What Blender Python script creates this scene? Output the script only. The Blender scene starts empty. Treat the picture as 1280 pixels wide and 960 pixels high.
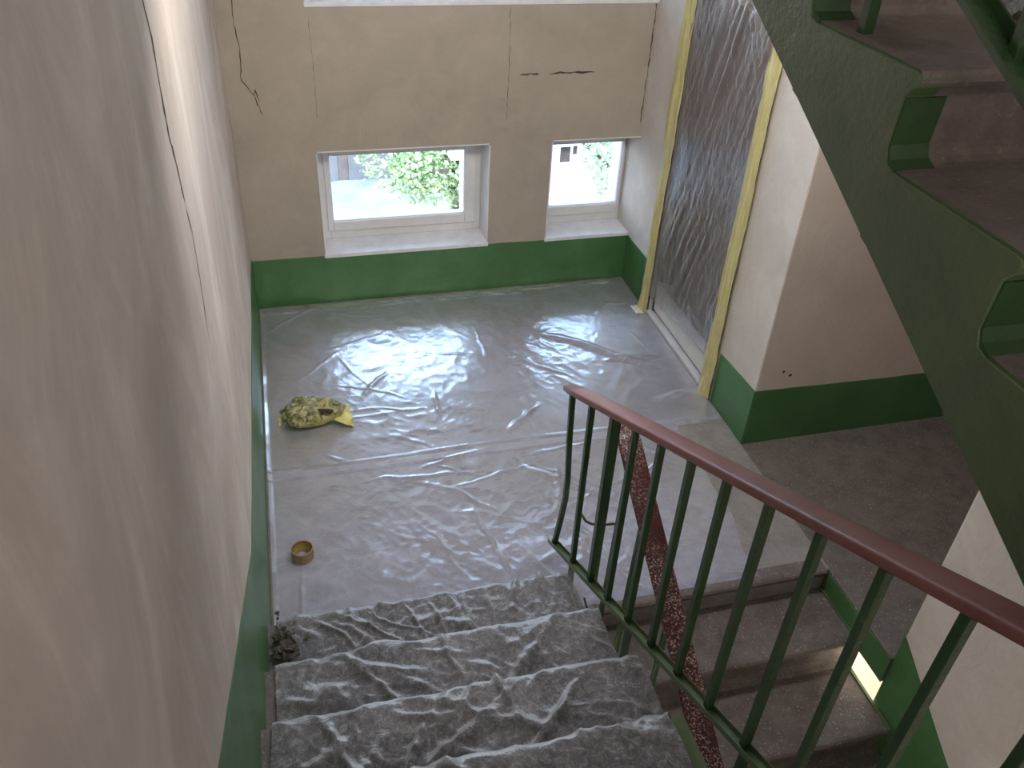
import bpy, bmesh, math, random
from mathutils import Vector, Matrix, noise
random.seed(7)
S = bpy.context.scene
COL = S.collection
R = math.radians

# ------------------------------------------------------------------ camera
cd = bpy.data.cameras.new('camera'); cam = bpy.data.objects.new('camera', cd); COL.objects.link(cam)
ax = Vector((0.9676842, -0.24803589, 0.0454476)); up = Vector((0.1107878, 0.58008964, 0.80698331)); fw = Vector((0.2265245, 0.77586996, -0.58882293))
M = Matrix((ax, up, -fw)).transposed().to_4x4(); M.translation = Vector((0.2365, -4.4372, 2.6211))
cam.matrix_world = M
cd.sensor_width = 36; cd.lens = 36 * 1079.5 / 1280; cd.clip_start = 0.02; cd.clip_end = 300
S.camera = cam
# ------------------------------------------------------------------ exposure
S.view_settings.view_transform = 'Standard'; S.view_settings.look = 'None'
S.view_settings.gamma = 1; S.view_settings.use_curve_mapping = False
S.view_settings.exposure = 1.38
# ------------------------------------------------------------------ world sky
w = bpy.data.worlds.new('sky'); S.world = w; w.use_nodes = True
nt = w.node_tree; nt.nodes.clear()
wo = nt.nodes.new('ShaderNodeOutputWorld'); bg = nt.nodes.new('ShaderNodeBackground')
tc = nt.nodes.new('ShaderNodeTexCoord'); sx = nt.nodes.new('ShaderNodeSeparateXYZ'); mr = nt.nodes.new('ShaderNodeMapRange')
cr = nt.nodes.new('ShaderNodeValToRGB')
mr.inputs['From Min'].default_value = -0.05; mr.inputs['From Max'].default_value = 0.9
cr.color_ramp.elements[0].color = (1.0, 0.98, 0.95, 1); cr.color_ramp.elements[1].color = (0.36, 0.58, 1.0, 1)
cr.color_ramp.elements.new(0.25).color = (0.52, 0.72, 1.0, 1)
nt.links.new(tc.outputs['Generated'], sx.inputs[0]); nt.links.new(sx.outputs['Z'], mr.inputs['Value'])
nt.links.new(mr.outputs[0], cr.inputs[0]); nt.links.new(cr.outputs[0], bg.inputs['Color']); nt.links.new(bg.outputs[0], wo.inputs[0])
bg.inputs['Strength'].default_value = 3.6
# ------------------------------------------------------------------ sun: behind the building, lights the yard only
sd = bpy.data.lights.new('sun', 'SUN'); sd.energy = 1.0; sd.angle = R(0.6); sd.color = (1, 0.95, 0.86)
so = bpy.data.objects.new('sun', sd); COL.objects.link(so); so.rotation_euler = (R(38), R(14), 0)   # shines towards +y, downwards

def area(name, loc, rot, sxy, power, color=(1, 1, 1), portal=False):
    l = bpy.data.lights.new(name, 'AREA'); l.shape = 'RECTANGLE'; l.size, l.size_y = sxy; l.energy = power; l.color = color
    o = bpy.data.objects.new(name, l); COL.objects.link(o); o.location = loc; o.rotation_euler = rot
    if portal: l.cycles.is_portal = True
    return o
RISE, RUN, W, LEV = 0.151, 0.30, 2.21, 2.718
WIN = [(0.40, 1.333, 0.299, 0.904), (1.684, W, 0.299, 0.904), (0.408, W, 1.6245, 2.44)]
for L in (-1, 0, 1):
    for (x0, x1, z0, z1) in WIN:
        area('window_portal', ((x0+x1)/2, 0.36, (z0+z1)/2 + L*LEV), (R(-90), 0, 0), (x1-x0, z1-z0), 1, portal=True)

# added fill lights without a real fixture, behind the viewer and under the ceiling
area('landing_fill', (.75, -6.35, 2.75), (R(84), 0, 0), (1.3, 2.2), 12, (1, .97, .95))
area('ceiling_fill', (1.1, -2.15, 2.50), (R(38), 0, 0), (1.5, .5), 15, (1, .97, .93))

# ------------------------------------------------------------------ materials
def mat(name):
    m = bpy.data.materials.new(name); m.use_nodes = True; n = m.node_tree; n.nodes.clear()
    o = n.nodes.new('ShaderNodeOutputMaterial'); return m, n, o
def ramp(n, fac, stops):
    r = n.nodes.new('ShaderNodeValToRGB'); e = r.color_ramp.elements
    e[0].position, e[0].color = stops[0][0], (*stops[0][1], 1); e[1].position, e[1].color = stops[-1][0], (*stops[-1][1], 1)
    for p, c in stops[1:-1]: e.new(p).color = (*c, 1)
    n.links.new(fac, r.inputs[0]); return r.outputs[0]
def noi(n, scale, detail=6, rough=.6, map_=(1, 1, 1), rot=(0, 0, 0), dist=0, kind='noise'):
    t = n.nodes.new('ShaderNodeTexCoord'); mp = n.nodes.new('ShaderNodeMapping'); mp.inputs['Scale'].default_value = map_; mp.inputs['Rotation'].default_value = rot
    n.links.new(t.outputs['Object'], mp.inputs[0])
    if kind == 'noise':
        x = n.nodes.new('ShaderNodeTexNoise'); x.inputs['Scale'].default_value = scale; x.inputs['Detail'].default_value = detail
        x.inputs['Roughness'].default_value = rough; x.inputs['Distortion'].default_value = dist
    else:
        x = n.nodes.new('ShaderNodeTexVoronoi'); x.inputs['Scale'].default_value = scale
        if kind == 'edge': x.feature = 'DISTANCE_TO_EDGE'
    n.links.new(mp.outputs[0], x.inputs[0]); return x.outputs[0]
def mix(n, fac, a, b, mode='MIX'):
    x = n.nodes.new('ShaderNodeMix'); x.data_type = 'RGBA'; x.blend_type = mode
    for i, v in ((0, fac), (6, a), (7, b)):
        if hasattr(v, 'is_output'): n.links.new(v, x.inputs[i])
        else: x.inputs[i].default_value = v if i == 0 else (*v, 1)
    return x.outputs[2]
def bump(n, h, strength, dist=.01, prev=None):
    b = n.nodes.new('ShaderNodeBump'); b.inputs['Strength'].default_value = strength; b.inputs['Distance'].default_value = dist
    n.links.new(h, b.inputs['Height'])
    if prev is not None: n.links.new(prev, b.inputs['Normal'])
    return b.outputs[0]
def prin(n, o, col, rough, nor=None, metal=0, spec=.5):
    p = n.nodes.new('ShaderNodeBsdfPrincipled')
    if hasattr(col, 'is_output'): n.links.new(col, p.inputs['Base Color'])
    else: p.inputs['Base Color'].default_value = (*col, 1)
    if hasattr(rough, 'is_output'): n.links.new(rough, p.inputs['Roughness'])
    else: p.inputs['Roughness'].default_value = rough
    p.inputs['Metallic'].default_value = metal; p.inputs['Specular IOR Level'].default_value = spec
    if nor is not None: n.links.new(nor, p.inputs['Normal'])
    if o: n.links.new(p.outputs[0], o.inputs[0])
    return p
def simple(name, a, b, scale=20, rough=.5, bs=.1, metal=0, mp=(1, 1, 1), spec=.5, lo=.35, hi=.65, bd=.005):
    m, n, o = mat(name); f = noi(n, scale, map_=mp)
    prin(n, o, ramp(n, f, [(lo, a), (hi, b)]), rough, bump(n, f, bs, bd), metal, spec); return m
def plaster(name, cols, streak=0.0, rot=(0, 0, 0), mp=(1, 1, 1), spots=.5, fine=1.0):
    m, n, o = mat(name)
    f1 = noi(n, 1.6, 8, .6, dist=.6); c = ramp(n, f1, [(.3, cols[0]), (.5, cols[1]), (.7, cols[2])])
    f2 = noi(n, 5, 6, .7, map_=mp, rot=rot, dist=.8); c = mix(n, streak, c, ramp(n, f2, [(.34, tuple(x*.66 for x in cols[1])), (.5, cols[1]), (.66, tuple(min(1, x*1.35) for x in cols[2]))]), 'MIX')
    f3 = noi(n, 60, 3, .6); sp = ramp(n, f3, [(.30, (.55, .5, .45)), (.36, (1, 1, 1))]); c = mix(n, spots, c, sp, 'MULTIPLY')
    f4 = noi(n, 22, 8, .65)
    prin(n, o, c, .75, bump(n, f2, (.25 if streak else .12)*fine, .02, bump(n, f4, .22*fine, .01)), spec=.3); return m
M_BACK = plaster('plaster_beige', [(.395, .34, .285), (.45, .39, .325), (.50, .435, .365)], .12, spots=.2)
M_LEFT = plaster('plaster_streaked', [(.47, .395, .345), (.58, .50, .445), (.70, .63, .575)], .30, mp=(1, .6, .26), rot=(R(10), 0, 0), spots=.05, fine=.3)
M_RIGHT = plaster('plaster_pale', [(.56, .51, .46), (.64, .59, .54), (.70, .66, .62)], .15, spots=.15)
M_RECESS = plaster('plaster_recess', [(.60, .50, .43), (.65, .55, .475), (.69, .60, .525)], .05, spots=.1)
M_CEIL = plaster('whitewash', [(.7, .69, .67), (.77, .76, .74), (.82, .81, .79)], .05, spots=.1)
def paint(name, a, b, rough=.32, dirt=(.03, .05, .03), bs=.3):
    m, n, o = mat(name); f = noi(n, 3.5, 8, .65, dist=.4); f2 = noi(n, 38, 6, .7); f3 = noi(n, 14, 8, .75)
    c = ramp(n, f, [(.32, a), (.68, b)]); c = mix(n, ramp(n, f3, [(.60, (0, 0, 0)), (.72, (.55, .55, .55))]), c, dirt)
    prin(n, o, c, rough, bump(n, f2, bs, .006, bump(n, f, .3, .02)), spec=.5); return m
M_GREEN = paint('green_wall_paint', (.050, .145, .050), (.085, .215, .078), .33, (.05, .10, .05))
M_GRST = paint('green_stair_paint', (.065, .10, .045), (.105, .15, .06), .42, (.05, .07, .035), .5)
M_GRDARK = paint('dark_green_enamel', (.014, .045, .010), (.025, .065, .018), .5, (.03, .05, .02))
M_GRRAIL = paint('green_rail_enamel', (.020, .052, .017), (.036, .078, .027), .25, (.09, .13, .06), .25)
def concrete(name, a, b, c3, speck=.5, rough=.7):
    m, n, o = mat(name); f = noi(n, 2.2, 10, .7, dist=.5); f2 = noi(n, 120, 2, .5); f3 = noi(n, 9, 9, .75); f5 = noi(n, 45, 4, .7)
    c = ramp(n, f, [(.3, a), (.5, b), (.7, c3)])
    c = mix(n, .55, c, ramp(n, f3, [(.3, tuple(x*.5 for x in a)), (.6, c3)]))
    c = mix(n, ramp(n, f2, [(.64, (0, 0, 0)), (.70, (speck,)*3)]), c, (.62, .58, .52))
    c = mix(n, ramp(n, f5, [(.30, (.5,)*3), (.38, (0, 0, 0))]), c, tuple(x*.45 for x in a))
    prin(n, o, c, rough, bump(n, f5, .3, .006, bump(n, f3, .35, .012)), spec=.35); return m
M_FLOOR = concrete('landing_concrete', (.25, .225, .21), (.31, .285, .265), (.37, .345, .325), .35, .6)
M_RFLOOR = concrete('recess_concrete', (.12, .10, .09), (.17, .145, .13), (.21, .185, .165), .6, .65)
M_STEP = concrete('step_concrete', (.10, .085, .075), (.155, .13, .12), (.22, .19, .175), .45, .6)
M_STEPC = concrete('step_concrete_brown', (.10, .078, .068), (.145, .115, .10), (.20, .17, .155), .12, .6)
M_UNDER = simple('slab_edge', (.2, .18, .16), (.28, .26, .24), 12, .8, .3)
# handrails
def rail_mat(name, a, b, speck):
    m, n, o = mat(name); f = noi(n, 7, 8, .7); f2 = noi(n, 150, 4, .75); f3 = noi(n, 2.3, 4, .6)
    c = ramp(n, f, [(.3, a), (.7, b)])
    lo, hi = (.53, .60) if speck else (.64, .72)
    k = mix(n, 1.0, ramp(n, f2, [(lo, (0, 0, 0)), (hi, (1, 1, 1))]), ramp(n, f3, [((.44, .34)[not speck], (.05,)*3), ((.56, .46)[not speck], (1, 1, 1))]), 'MULTIPLY')
    c = mix(n, k, c, (.62, .46, .42) if speck else (.45, .24, .19))
    prin(n, o, c, .38, bump(n, f2, .2, .003), spec=.5); return m
M_RED = rail_mat('maroon_handrail', (.16, .055, .045), (.25, .095, .08), False)
M_RED2 = rail_mat('maroon_spattered', (.05, .009, .010), (.078, .014, .015), True)
M_WHITE = simple('white_reveal', (.74, .74, .74), (.82, .82, .82), 9, .55, .2)
M_PVC = simple('white_plastic_frame', (.72, .71, .70), (.80, .79, .78), 6, .35, .03)
M_SILL = simple('white_sill', (.74, .75, .80), (.84, .85, .88), 12, .45, .3)
M_GASK = simple('dark_gasket', (.02, .02, .02), (.04, .04, .04), 8, .6, .0)
M_DOOR = simple('dark_door_panel', (.11, .08, .07), (.17, .125, .11), 3, .35, .05)
M_JAMB = simple('dark_jamb', (.05, .04, .04), (.11, .09, .09), 6, .4, .1, mp=(1, 8, 1))
M_ALU = simple('grey_threshold', (.60, .61, .63), (.72, .73, .76), 8, .6, .05)
M_LABEL = simple('grey_sticker', (.40, .40, .42), (.68, .68, .70), 90, .6, 0)
M_CARD = simple('cardboard', (.26, .17, .09), (.36, .25, .14), 30, .7, .1, mp=(1, 1, 4))
M_TAPEIN = simple('yellow_tape_core', (.42, .30, .07), (.55, .42, .12), 30, .5, .1)
M_TRUNK = simple('bark', (.07, .05, .035), (.16, .12, .09), 10, .9, .5)
M_LEAF = simple('leaves', (.16, .24, .07), (.42, .48, .22), 3, .5, 0)
M_LEAF2 = simple('pale_leaves', (.26, .33, .16), (.50, .55, .34), 3, .5, 0)
M_YARD = simple('pale_yard', (.24, .225, .205), (.42, .40, .37), .6, .9, .1)
M_BRICK = simple('dusty_facade', (.12, .085, .07), (.17, .13, .11), 1.5, .9, .2)
M_ROOFM = simple('grey_roof', (.13, .12, .115), (.17, .16, .15), 1.5, .9, .2)
M_CRACK = simple('crack_dark', (.045, .035, .03), (.10, .08, .065), 40, .9, 0)  # dark tone of the plaster cracks and chips
M_DEBR = simple('dark_rubble', (.02, .018, .015), (.16, .13, .10), 60, .8, .4)
M_GLASSD = simple('dark_pane', (.05, .06, .07), (.1, .11, .12), 2, .1, 0)

def tape_mat():
    m, n, o = mat('yellow_masking_tape'); f = noi(n, 14, 6, .7, map_=(1, 4, .5)); f2 = noi(n, 30, 5, .6, map_=(1, 5, .3))
    prin(n, o, ramp(n, f, [(.3, (.48, .41, .15)), (.7, (.76, .70, .36))]), .45, bump(n, f2, .5, .01)); return m
M_TAPE = tape_mat()
def glass():
    m, n, o = mat('window_glass'); t = n.nodes.new('ShaderNodeBsdfTransparent'); g = n.nodes.new('ShaderNodeBsdfGlossy'); g.inputs['Roughness'].default_value = .02
    t.inputs[0].default_value = (.93, .95, .95, 1)
    f = n.nodes.new('ShaderNodeFresnel'); f.inputs[0].default_value = 1.45; mx = n.nodes.new('ShaderNodeMixShader')
    n.links.new(f.outputs[0], mx.inputs[0]); n.links.new(t.outputs[0], mx.inputs[1]); n.links.new(g.outputs[0], mx.inputs[2]); n.links.new(mx.outputs[0], o.inputs[0]); return m
M_GLASS = glass()
def film(name, milk, rough, bsc, bstr, ior=1.7, col=(.8, .8, .84), tint=(.95, .95, .96), mp=(1, 1, 1), dusty=False, lobe=.62, gain=1.0):
    """thin polythene sheet: see-through, glossy, slightly milky"""
    m, n, o = mat(name)
    t = n.nodes.new('ShaderNodeBsdfTransparent'); t.inputs[0].default_value = (*tint, 1)
    g = n.nodes.new('ShaderNodeBsdfGlossy'); g.inputs['Roughness'].default_value = rough; g.inputs[0].default_value = (1, 1, 1, 1)
    d = n.nodes.new('ShaderNodeBsdfDiffuse')
    h = noi(n, bsc, 5, .62, map_=mp, dist=1.2); h2 = noi(n, bsc*4, 4, .6, map_=mp, dist=.6)
    b = bump(n, h2, bstr*.5, .004, bump(n, h, bstr, .012))
    n.links.new(b, g.inputs['Normal']); n.links.new(b, d.inputs['Normal'])
    g2_ = n.nodes.new('ShaderNodeBsdfGlossy'); g2_.inputs['Roughness'].default_value = min(.6, rough*3); n.links.new(b, g2_.inputs['Normal'])
    gm = n.nodes.new('ShaderNodeMixShader'); gm.inputs[0].default_value = lobe; n.links.new(g.outputs[0], gm.inputs[1]); n.links.new(g2_.outputs[0], gm.inputs[2])
    f = n.nodes.new('ShaderNodeFresnel'); f.inputs[0].default_value = ior; n.links.new(b, f.inputs['Normal'])
    fr_ = n.nodes.new('ShaderNodeMath'); fr_.operation = 'MULTIPLY'; fr_.inputs[1].default_value = gain; n.links.new(f.outputs[0], fr_.inputs[0])
    m1 = n.nodes.new('ShaderNodeMixShader'); m2 = n.nodes.new('ShaderNodeMixShader')
    if dusty:
        fa = noi(n, 42, 10, .85, dist=.8); fb = noi(n, 3.2, 7, .7, dist=.8); fc = noi(n, 130, 3, .6)
        c = ramp(n, fa, [(.34, (.075, .073, .08)), (.50, (.185, .18, .19)), (.62, (.52, .51, .52))])
        c = mix(n, .55, c, ramp(n, fb, [(.3, (.06, .058, .065)), (.65, (.31, .30, .31))]))
        c = mix(n, ramp(n, fc, [(.62, (0, 0, 0)), (.72, (.35,)*3)]), c, (.55, .53, .50))
        n.links.new(c, d.inputs[0])
        n.links.new(ramp(n, fa, [(.35, (milk*.75,)*3), (.6, (min(1, milk*1.1),)*3)]), m1.inputs[0])
    else:
        d.inputs[0].default_value = (*col, 1)
        n.links.new(ramp(n, noi(n, 5, 8, .7, dist=1), [(.35, (milk*.6,)*3), (.65, (milk*1.4,)*3)]), m1.inputs[0])
    n.links.new(t.outputs[0], m1.inputs[1]); n.links.new(d.outputs[0], m1.inputs[2])
    n.links.new(fr_.outputs[0], m2.inputs[0]); n.links.new(m1.outputs[0], m2.inputs[1]); n.links.new(gm.outputs[0], m2.inputs[2]); n.links.new(m2.outputs[0], o.inputs[0])
    return m
M_FILM = film('floor_polythene', .33, .13, 8, .20, 1.36, col=(.72, .74, .94), gain=.50, lobe=.70)
M_FILMD = film('door_polythene', .16, .2, 14, .8, 1.5, gain=1.5, col=(.70, .57, .52), mp=(1, 1.6, .5))
M_FILMS = film('dusty_polythene', .86, .42, 9, .7, 1.25, dusty=True, gain=.4)
def bag_mat():
    m, n, o = mat('yellow_bag_film'); f = noi(n, 26, 7, .7, dist=1.5); g = noi(n, 6, 5, .6)
    c = ramp(n, f, [(.38, (.05, .06, .02)), (.48, (.30, .29, .12)), (.62, (.62, .58, .34))])
    c = mix(n, ramp(n, g, [(.50, (0, 0, 0)), (.64, (.7,)*3)]), c, (.62, .54, .14))
    prin(n, o, c, .28, bump(n, f, .6, .01)); return m
M_BAG = bag_mat()
M_BAGIN = simple('bag_contents', (.015, .008, .006), (.06, .03, .02), 40, .7, .3)

# ------------------------------------------------------------------ mesh helpers
class MB:
    def __init__(s): s.v = []; s.f = []; s.m = []
    def add(s, vs, fs, mi=0):
        o = len(s.v); s.v += [tuple(v) for v in vs]; s.f += [tuple(i+o for i in f) for f in fs]; s.m += [mi]*len(fs); return s
    def box(s, a, b, mi=0):
        x0, y0, z0 = a; x1, y1, z1 = b
        return s.add([(x0,y0,z0),(x1,y0,z0),(x1,y1,z0),(x0,y1,z0),(x0,y0,z1),(x1,y0,z1),(x1,y1,z1),(x0,y1,z1)],
                     [(0,3,2,1),(4,5,6,7),(0,1,5,4),(1,2,6,5),(2,3,7,6),(3,0,4,7)], mi)
    def bar(s, p, q, wx, wy, side=Vector((1, 0, 0)), mi=0):
        """rectangular bar p->q; wx along 'side', wy across"""
        p, q = Vector(p), Vector(q); d = (q-p).normalized(); sd_ = (side - d*side.dot(d)).normalized(); n = d.cross(sd_)
        vs = []
        for c in (p, q):
            for a, b in ((-1,-1),(1,-1),(1,1),(-1,1)): vs.append(c + sd_*wx*.5*a + n*wy*.5*b)
        return s.add(vs, [(0,1,2,3),(7,6,5,4),(0,4,5,1),(1,5,6,2),(2,6,7,3),(3,7,4,0)], mi)
    def tube(s, pts, r, n=10, mi=0):
        pts = [Vector(p) for p in pts]; o = len(s.v)
        for i, p in enumerate(pts):
            d = (pts[min(i+1, len(pts)-1)] - pts[max(i-1, 0)]).normalized()
            a = d.orthogonal().normalized() if i == 0 else (a - d*a.dot(d)).normalized()
            b = d.cross(a); rr = r[i] if isinstance(r, (list, tuple)) else r
            for k in range(n): t = 2*math.pi*k/n; s.v.append(tuple(p + (a*math.cos(t) + b*math.sin(t))*rr))
        for i in range(len(pts)-1):
            for k in range(n): s.f.append((o+i*n+k, o+i*n+(k+1) % n, o+(i+1)*n+(k+1) % n, o+(i+1)*n+k)); s.m.append(mi)
        s.f.append(tuple(o+k for k in range(n))[::-1]); s.m.append(mi); s.f.append(tuple(o+(len(pts)-1)*n+k for k in range(n))); s.m.append(mi)
        return s
    def prism(s, prof, x0, x1, ms=0, me=None):
        """profile of (y,z) points extruded along x; me = material of the end faces"""
        n = len(prof); o = len(s.v); me = ms if me is None else me
        for x in (x0, x1): s.v += [(x, y, z) for y, z in prof]
        for i in range(n): s.f.append((o+i, o+(i+1) % n, o+n+(i+1) % n, o+n+i)); s.m.append(ms)
        s.f.append(tuple(o+i for i in range(n))[::-1]); s.m.append(me); s.f.append(tuple(o+n+i for i in range(n))); s.m.append(me)
        return s
    def grid(s, fn, nu, nv, mi=0):
        o = len(s.v)
        for j in range(nv+1):
            for i in range(nu+1): s.v.append(tuple(fn(i/nu, j/nv)))
        for j in range(nv):
            for i in range(nu): a = o+j*(nu+1)+i; s.f.append((a, a+1, a+nu+2, a+nu+1)); s.m.append(mi)
        return s
def base(parent):
    v = Vector((0, 0, 0))
    while parent: v += parent.location; parent = parent.parent
    return v
def obj(name, mb, mats, parent=None, origin=None, bevel=0, smooth=False, fix=True, seg=2, solid=0):
    """one mesh object; mesh data given in world coordinates"""
    off = base(parent) + (Vector(origin) if origin else Vector((0, 0, 0)))
    me = bpy.data.meshes.new(name); me.from_pydata([tuple(Vector(v)-off) for v in mb.v], [], mb.f)
    for m in (mats if isinstance(mats, (list, tuple)) else [mats]): me.materials.append(m)
    me.polygons.foreach_set('material_index', mb.m)
    if fix:
        b = bmesh.new(); b.from_mesh(me); bmesh.ops.recalc_face_normals(b, faces=b.faces); b.to_mesh(me); b.free()
    me.polygons.foreach_set('use_smooth', [bool(smooth)]*len(me.polygons)); me.update()
    o = bpy.data.objects.new(name, me); COL.objects.link(o)
    if parent: o.parent = parent
    if origin: o.location = origin
    if bevel:
        d = o.modifiers.new('bevel', 'BEVEL'); d.width = bevel; d.segments = seg; d.limit_method = 'ANGLE'; d.angle_limit = R(35)
    if solid:
        d = o.modifiers.new('solidify', 'SOLIDIFY'); d.thickness = solid
    return o
def tag(o, label=None, cat=None, group=None, kind=None):
    if label: o['label'] = label
    if cat: o['category'] = cat
    if group: o['group'] = group
    if kind: o['kind'] = kind
    return o
def thing(name, loc, label, cat, group=None):
    o = bpy.data.objects.new(name, None); COL.objects.link(o); o.location = loc; o.empty_display_size = .1
    return tag(o, label, cat, group)
def struct(name, mb, m, label, cat, **k):
    return tag(obj(name, mb, m, **k), label, cat, None, 'structure')
def holed(mb, u0, u1, v0, v1, holes, t0, t1, ax_='y'):
    """solid slab with rectangular holes, in x-z (ax_='y') or y-z (ax_='x'); t0..t1 thickness"""
    us = sorted({u0, u1, *[h[0] for h in holes], *[h[1] for h in holes]}); vs = sorted({v0, v1, *[h[2] for h in holes], *[h[3] for h in holes]})
    us = [u for u in us if u0 <= u <= u1]; vs = [v for v in vs if v0 <= v <= v1]
    sol = lambda i, j: 0 <= i < len(us)-1 and 0 <= j < len(vs)-1 and not any(h[0] <= (us[i]+us[i+1])/2 <= h[1] and h[2] <= (vs[j]+vs[j+1])/2 <= h[3] for h in holes)
    P = (lambda u, t, v: (u, t, v)) if ax_ == 'y' else (lambda u, t, v: (t, u, v))
    for i in range(len(us)-1):
        for j in range(len(vs)-1):
            if not sol(i, j): continue
            a, b, c, d = us[i], us[i+1], vs[j], vs[j+1]
            for t in (t0, t1): mb.add([P(a,t,c), P(b,t,c), P(b,t,d), P(a,t,d)], [(0,1,2,3)])
            if not sol(i-1, j): mb.add([P(a,t0,c), P(a,t1,c), P(a,t1,d), P(a,t0,d)], [(0,1,2,3)])
            if not sol(i+1, j): mb.add([P(b,t0,c), P(b,t1,c), P(b,t1,d), P(b,t0,d)], [(0,1,2,3)])
            if not sol(i, j-1): mb.add([P(a,t0,c), P(a,t1,c), P(b,t1,c), P(b,t0,c)], [(0,1,2,3)])
            if not sol(i, j+1): mb.add([P(a,t0,d), P(a,t1,d), P(b,t1,d), P(b,t0,d)], [(0,1,2,3)])
    return mb
def band(name, pts, thick, P, label, sub=24):
    """painted dado: polygon strip between lower and upper line, slightly wavy top; pts=[(u,lo,hi)...]; P(u,t,v)"""
    mb = MB(); cols = []
    for k in range(len(pts)-1):
        for i in range(sub + (k == len(pts)-2)):
            t = i/sub; a, b = pts[k], pts[k+1]; cols.append([a[q]+(b[q]-a[q])*t for q in range(3)])
    vs = []
    for u, lo, hi in cols:
        hi += .0035*noise.noise(Vector((u*6, 3, hash(name) % 7 if 0 else 1)))
        vs += [P(u, 0, lo), P(u, thick, lo), P(u, thick, hi), P(u, 0, hi)]
    fs = []
    for i in range(len(cols)-1):
        a = i*4; fs += [(a+j, a+(j+1) % 4, a+4+(j+1) % 4, a+4+j) for j in range(4)]
    fs += [(0,1,2,3), (len(vs)-4, len(vs)-3, len(vs)-2, len(vs)-1)]
    mb.add(vs, fs)
    return struct(name, mb, M_GREEN, label, 'painted band')

# ------------------------------------------------------------------ shell
TOP, BOT, NEAR = 5.45, -2.95, -6.5
holes = [(a, b, c+L*LEV, d+L*LEV) for L in (-1, 0, 1) for a, b, c, d in WIN]
mb = MB(); holed(mb, -.25, W, BOT, TOP, holes, 0, .40)
wall_back = struct('wall_back', mb, M_BACK, 'beige plastered wall with two low windows facing the stairs', 'wall')
wall_left = struct('wall_left', MB().box((-.25, NEAR, BOT), (0, 0, TOP)), M_LEFT, 'large streaky unpainted plaster wall on the left beside the film-covered stairs', 'wall')
YC, YR = -1.657, -2.905
# right wall: far pier with the door, near stretch beyond the recess
DY0, DY1, DZ = -1.23, -.445, 2.12
mb = MB(); holed(mb, YC, .40, BOT, TOP, [(DY0, DY1, 0.0, DZ)], W, W+.28, 'x')
wall_right = struct('wall_right', mb, M_RIGHT, 'pale plaster wall around the film-covered doorway', 'wall', bevel=.006)
mb = MB(); mb.box((W, NEAR, BOT), (W+.28, YR, TOP))
struct('wall_right_near', mb, M_RIGHT, 'pale plaster wall beside the descending flight, right of the recess', 'wall', bevel=.006)
mb = MB(); mb.box((W+.28, YC, BOT), (4.5, YC+.2, TOP)); mb.box((W+.003, YC-.004, BOT), (4.5, YC, TOP))
struct('wall_recess', mb, M_RECESS, 'beige plaster wall of the recess, right of the pale door wall', 'wall')
struct('wall_recess_end', MB().box((4.3, -4.2, BOT), (4.5, YC, TOP)), M_RECESS, 'end wall of the recess behind the upper flight', 'wall')
struct('wall_recess_near', MB().box((W+.28, YR-.2, BOT), (4.3, YR-.001, TOP)), M_RECESS, 'near wall of the recess behind the pale wall', 'wall')
struct('wall_near', MB().box((-.25, NEAR-.2, BOT), (W+.28, NEAR, TOP)), M_RIGHT, 'plaster wall behind the viewer at the storey landing', 'wall')
# floors and slabs
YL = -2.466
def slab(name, z, y0, y1, x0, x1, t, m, label, cat='floor'):
    return struct(name, MB().box((x0, y0, z-t), (x1, y1, z), 0), m, label, cat, bevel=.008)
floor = slab('floor', 0, YL, 0, 0, W, .15, M_FLOOR, 'grey concrete landing floor under the clear plastic sheets')
struct('floor_recess', MB().box((W-.012, YR, -.145), (4.3, YC, 0)), [M_RFLOOR], 'brown speckled concrete floor of the recess beside the landing', 'floor', bevel=.006)
slab('floor_storey', 9*RISE, NEAR, -4.79, 0, W, .18, M_FLOOR, 'concrete storey landing behind the viewer')
slab('floor_storey_lower', -9*RISE, NEAR, -5.0, 0, W, .18, M_FLOOR, 'concrete storey landing one floor below')
slab('floor_lower_landing', -LEV, -3.2, 0, 0, W, .2, M_FLOOR, 'concrete half landing one floor below')
slab('floor_lower_recess', -LEV, YR, YC, W, 4.3, .2, M_RECESS, 'pale floor of the recess one floor below')
struct('ceiling', MB().box((0, -2.40, LEV-.16), (W, 0, LEV)), M_CEIL, 'underside of the upper half landing', 'ceiling')
struct('ceiling_recess', MB().box((W, YR, LEV-.16), (4.3, YC, LEV)), M_CEIL, 'ceiling of the recess', 'ceiling')
struct('ceiling_top', MB().box((-.25, NEAR, TOP-.1), (4.5, .40, TOP)), M_CEIL, 'ceiling at the top of the stairwell', 'ceiling')
slab('floor_storey_upper', 9*RISE+LEV, NEAR, -4.79, 0, W, .18, M_CEIL, 'storey landing slab overhead behind the viewer')
struct('ceiling_flight', MB().prism([(-2.42, LEV-.05), (-2.42, LEV+.10), (-4.79, LEV+9*RISE), (-4.79, LEV+9*RISE-.18)], .002, 1.09), M_CEIL, 'sloping underside of the next flight overhead', 'ceiling')
# green side faces of the recess slab and landing edge
struct('trim_1', MB().box((W-.016, YR, -.143), (W-.012, YL-.015, -.012)), M_GREEN, 'green painted edge of the recess floor slab over the stairs', 'painted edge')

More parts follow.
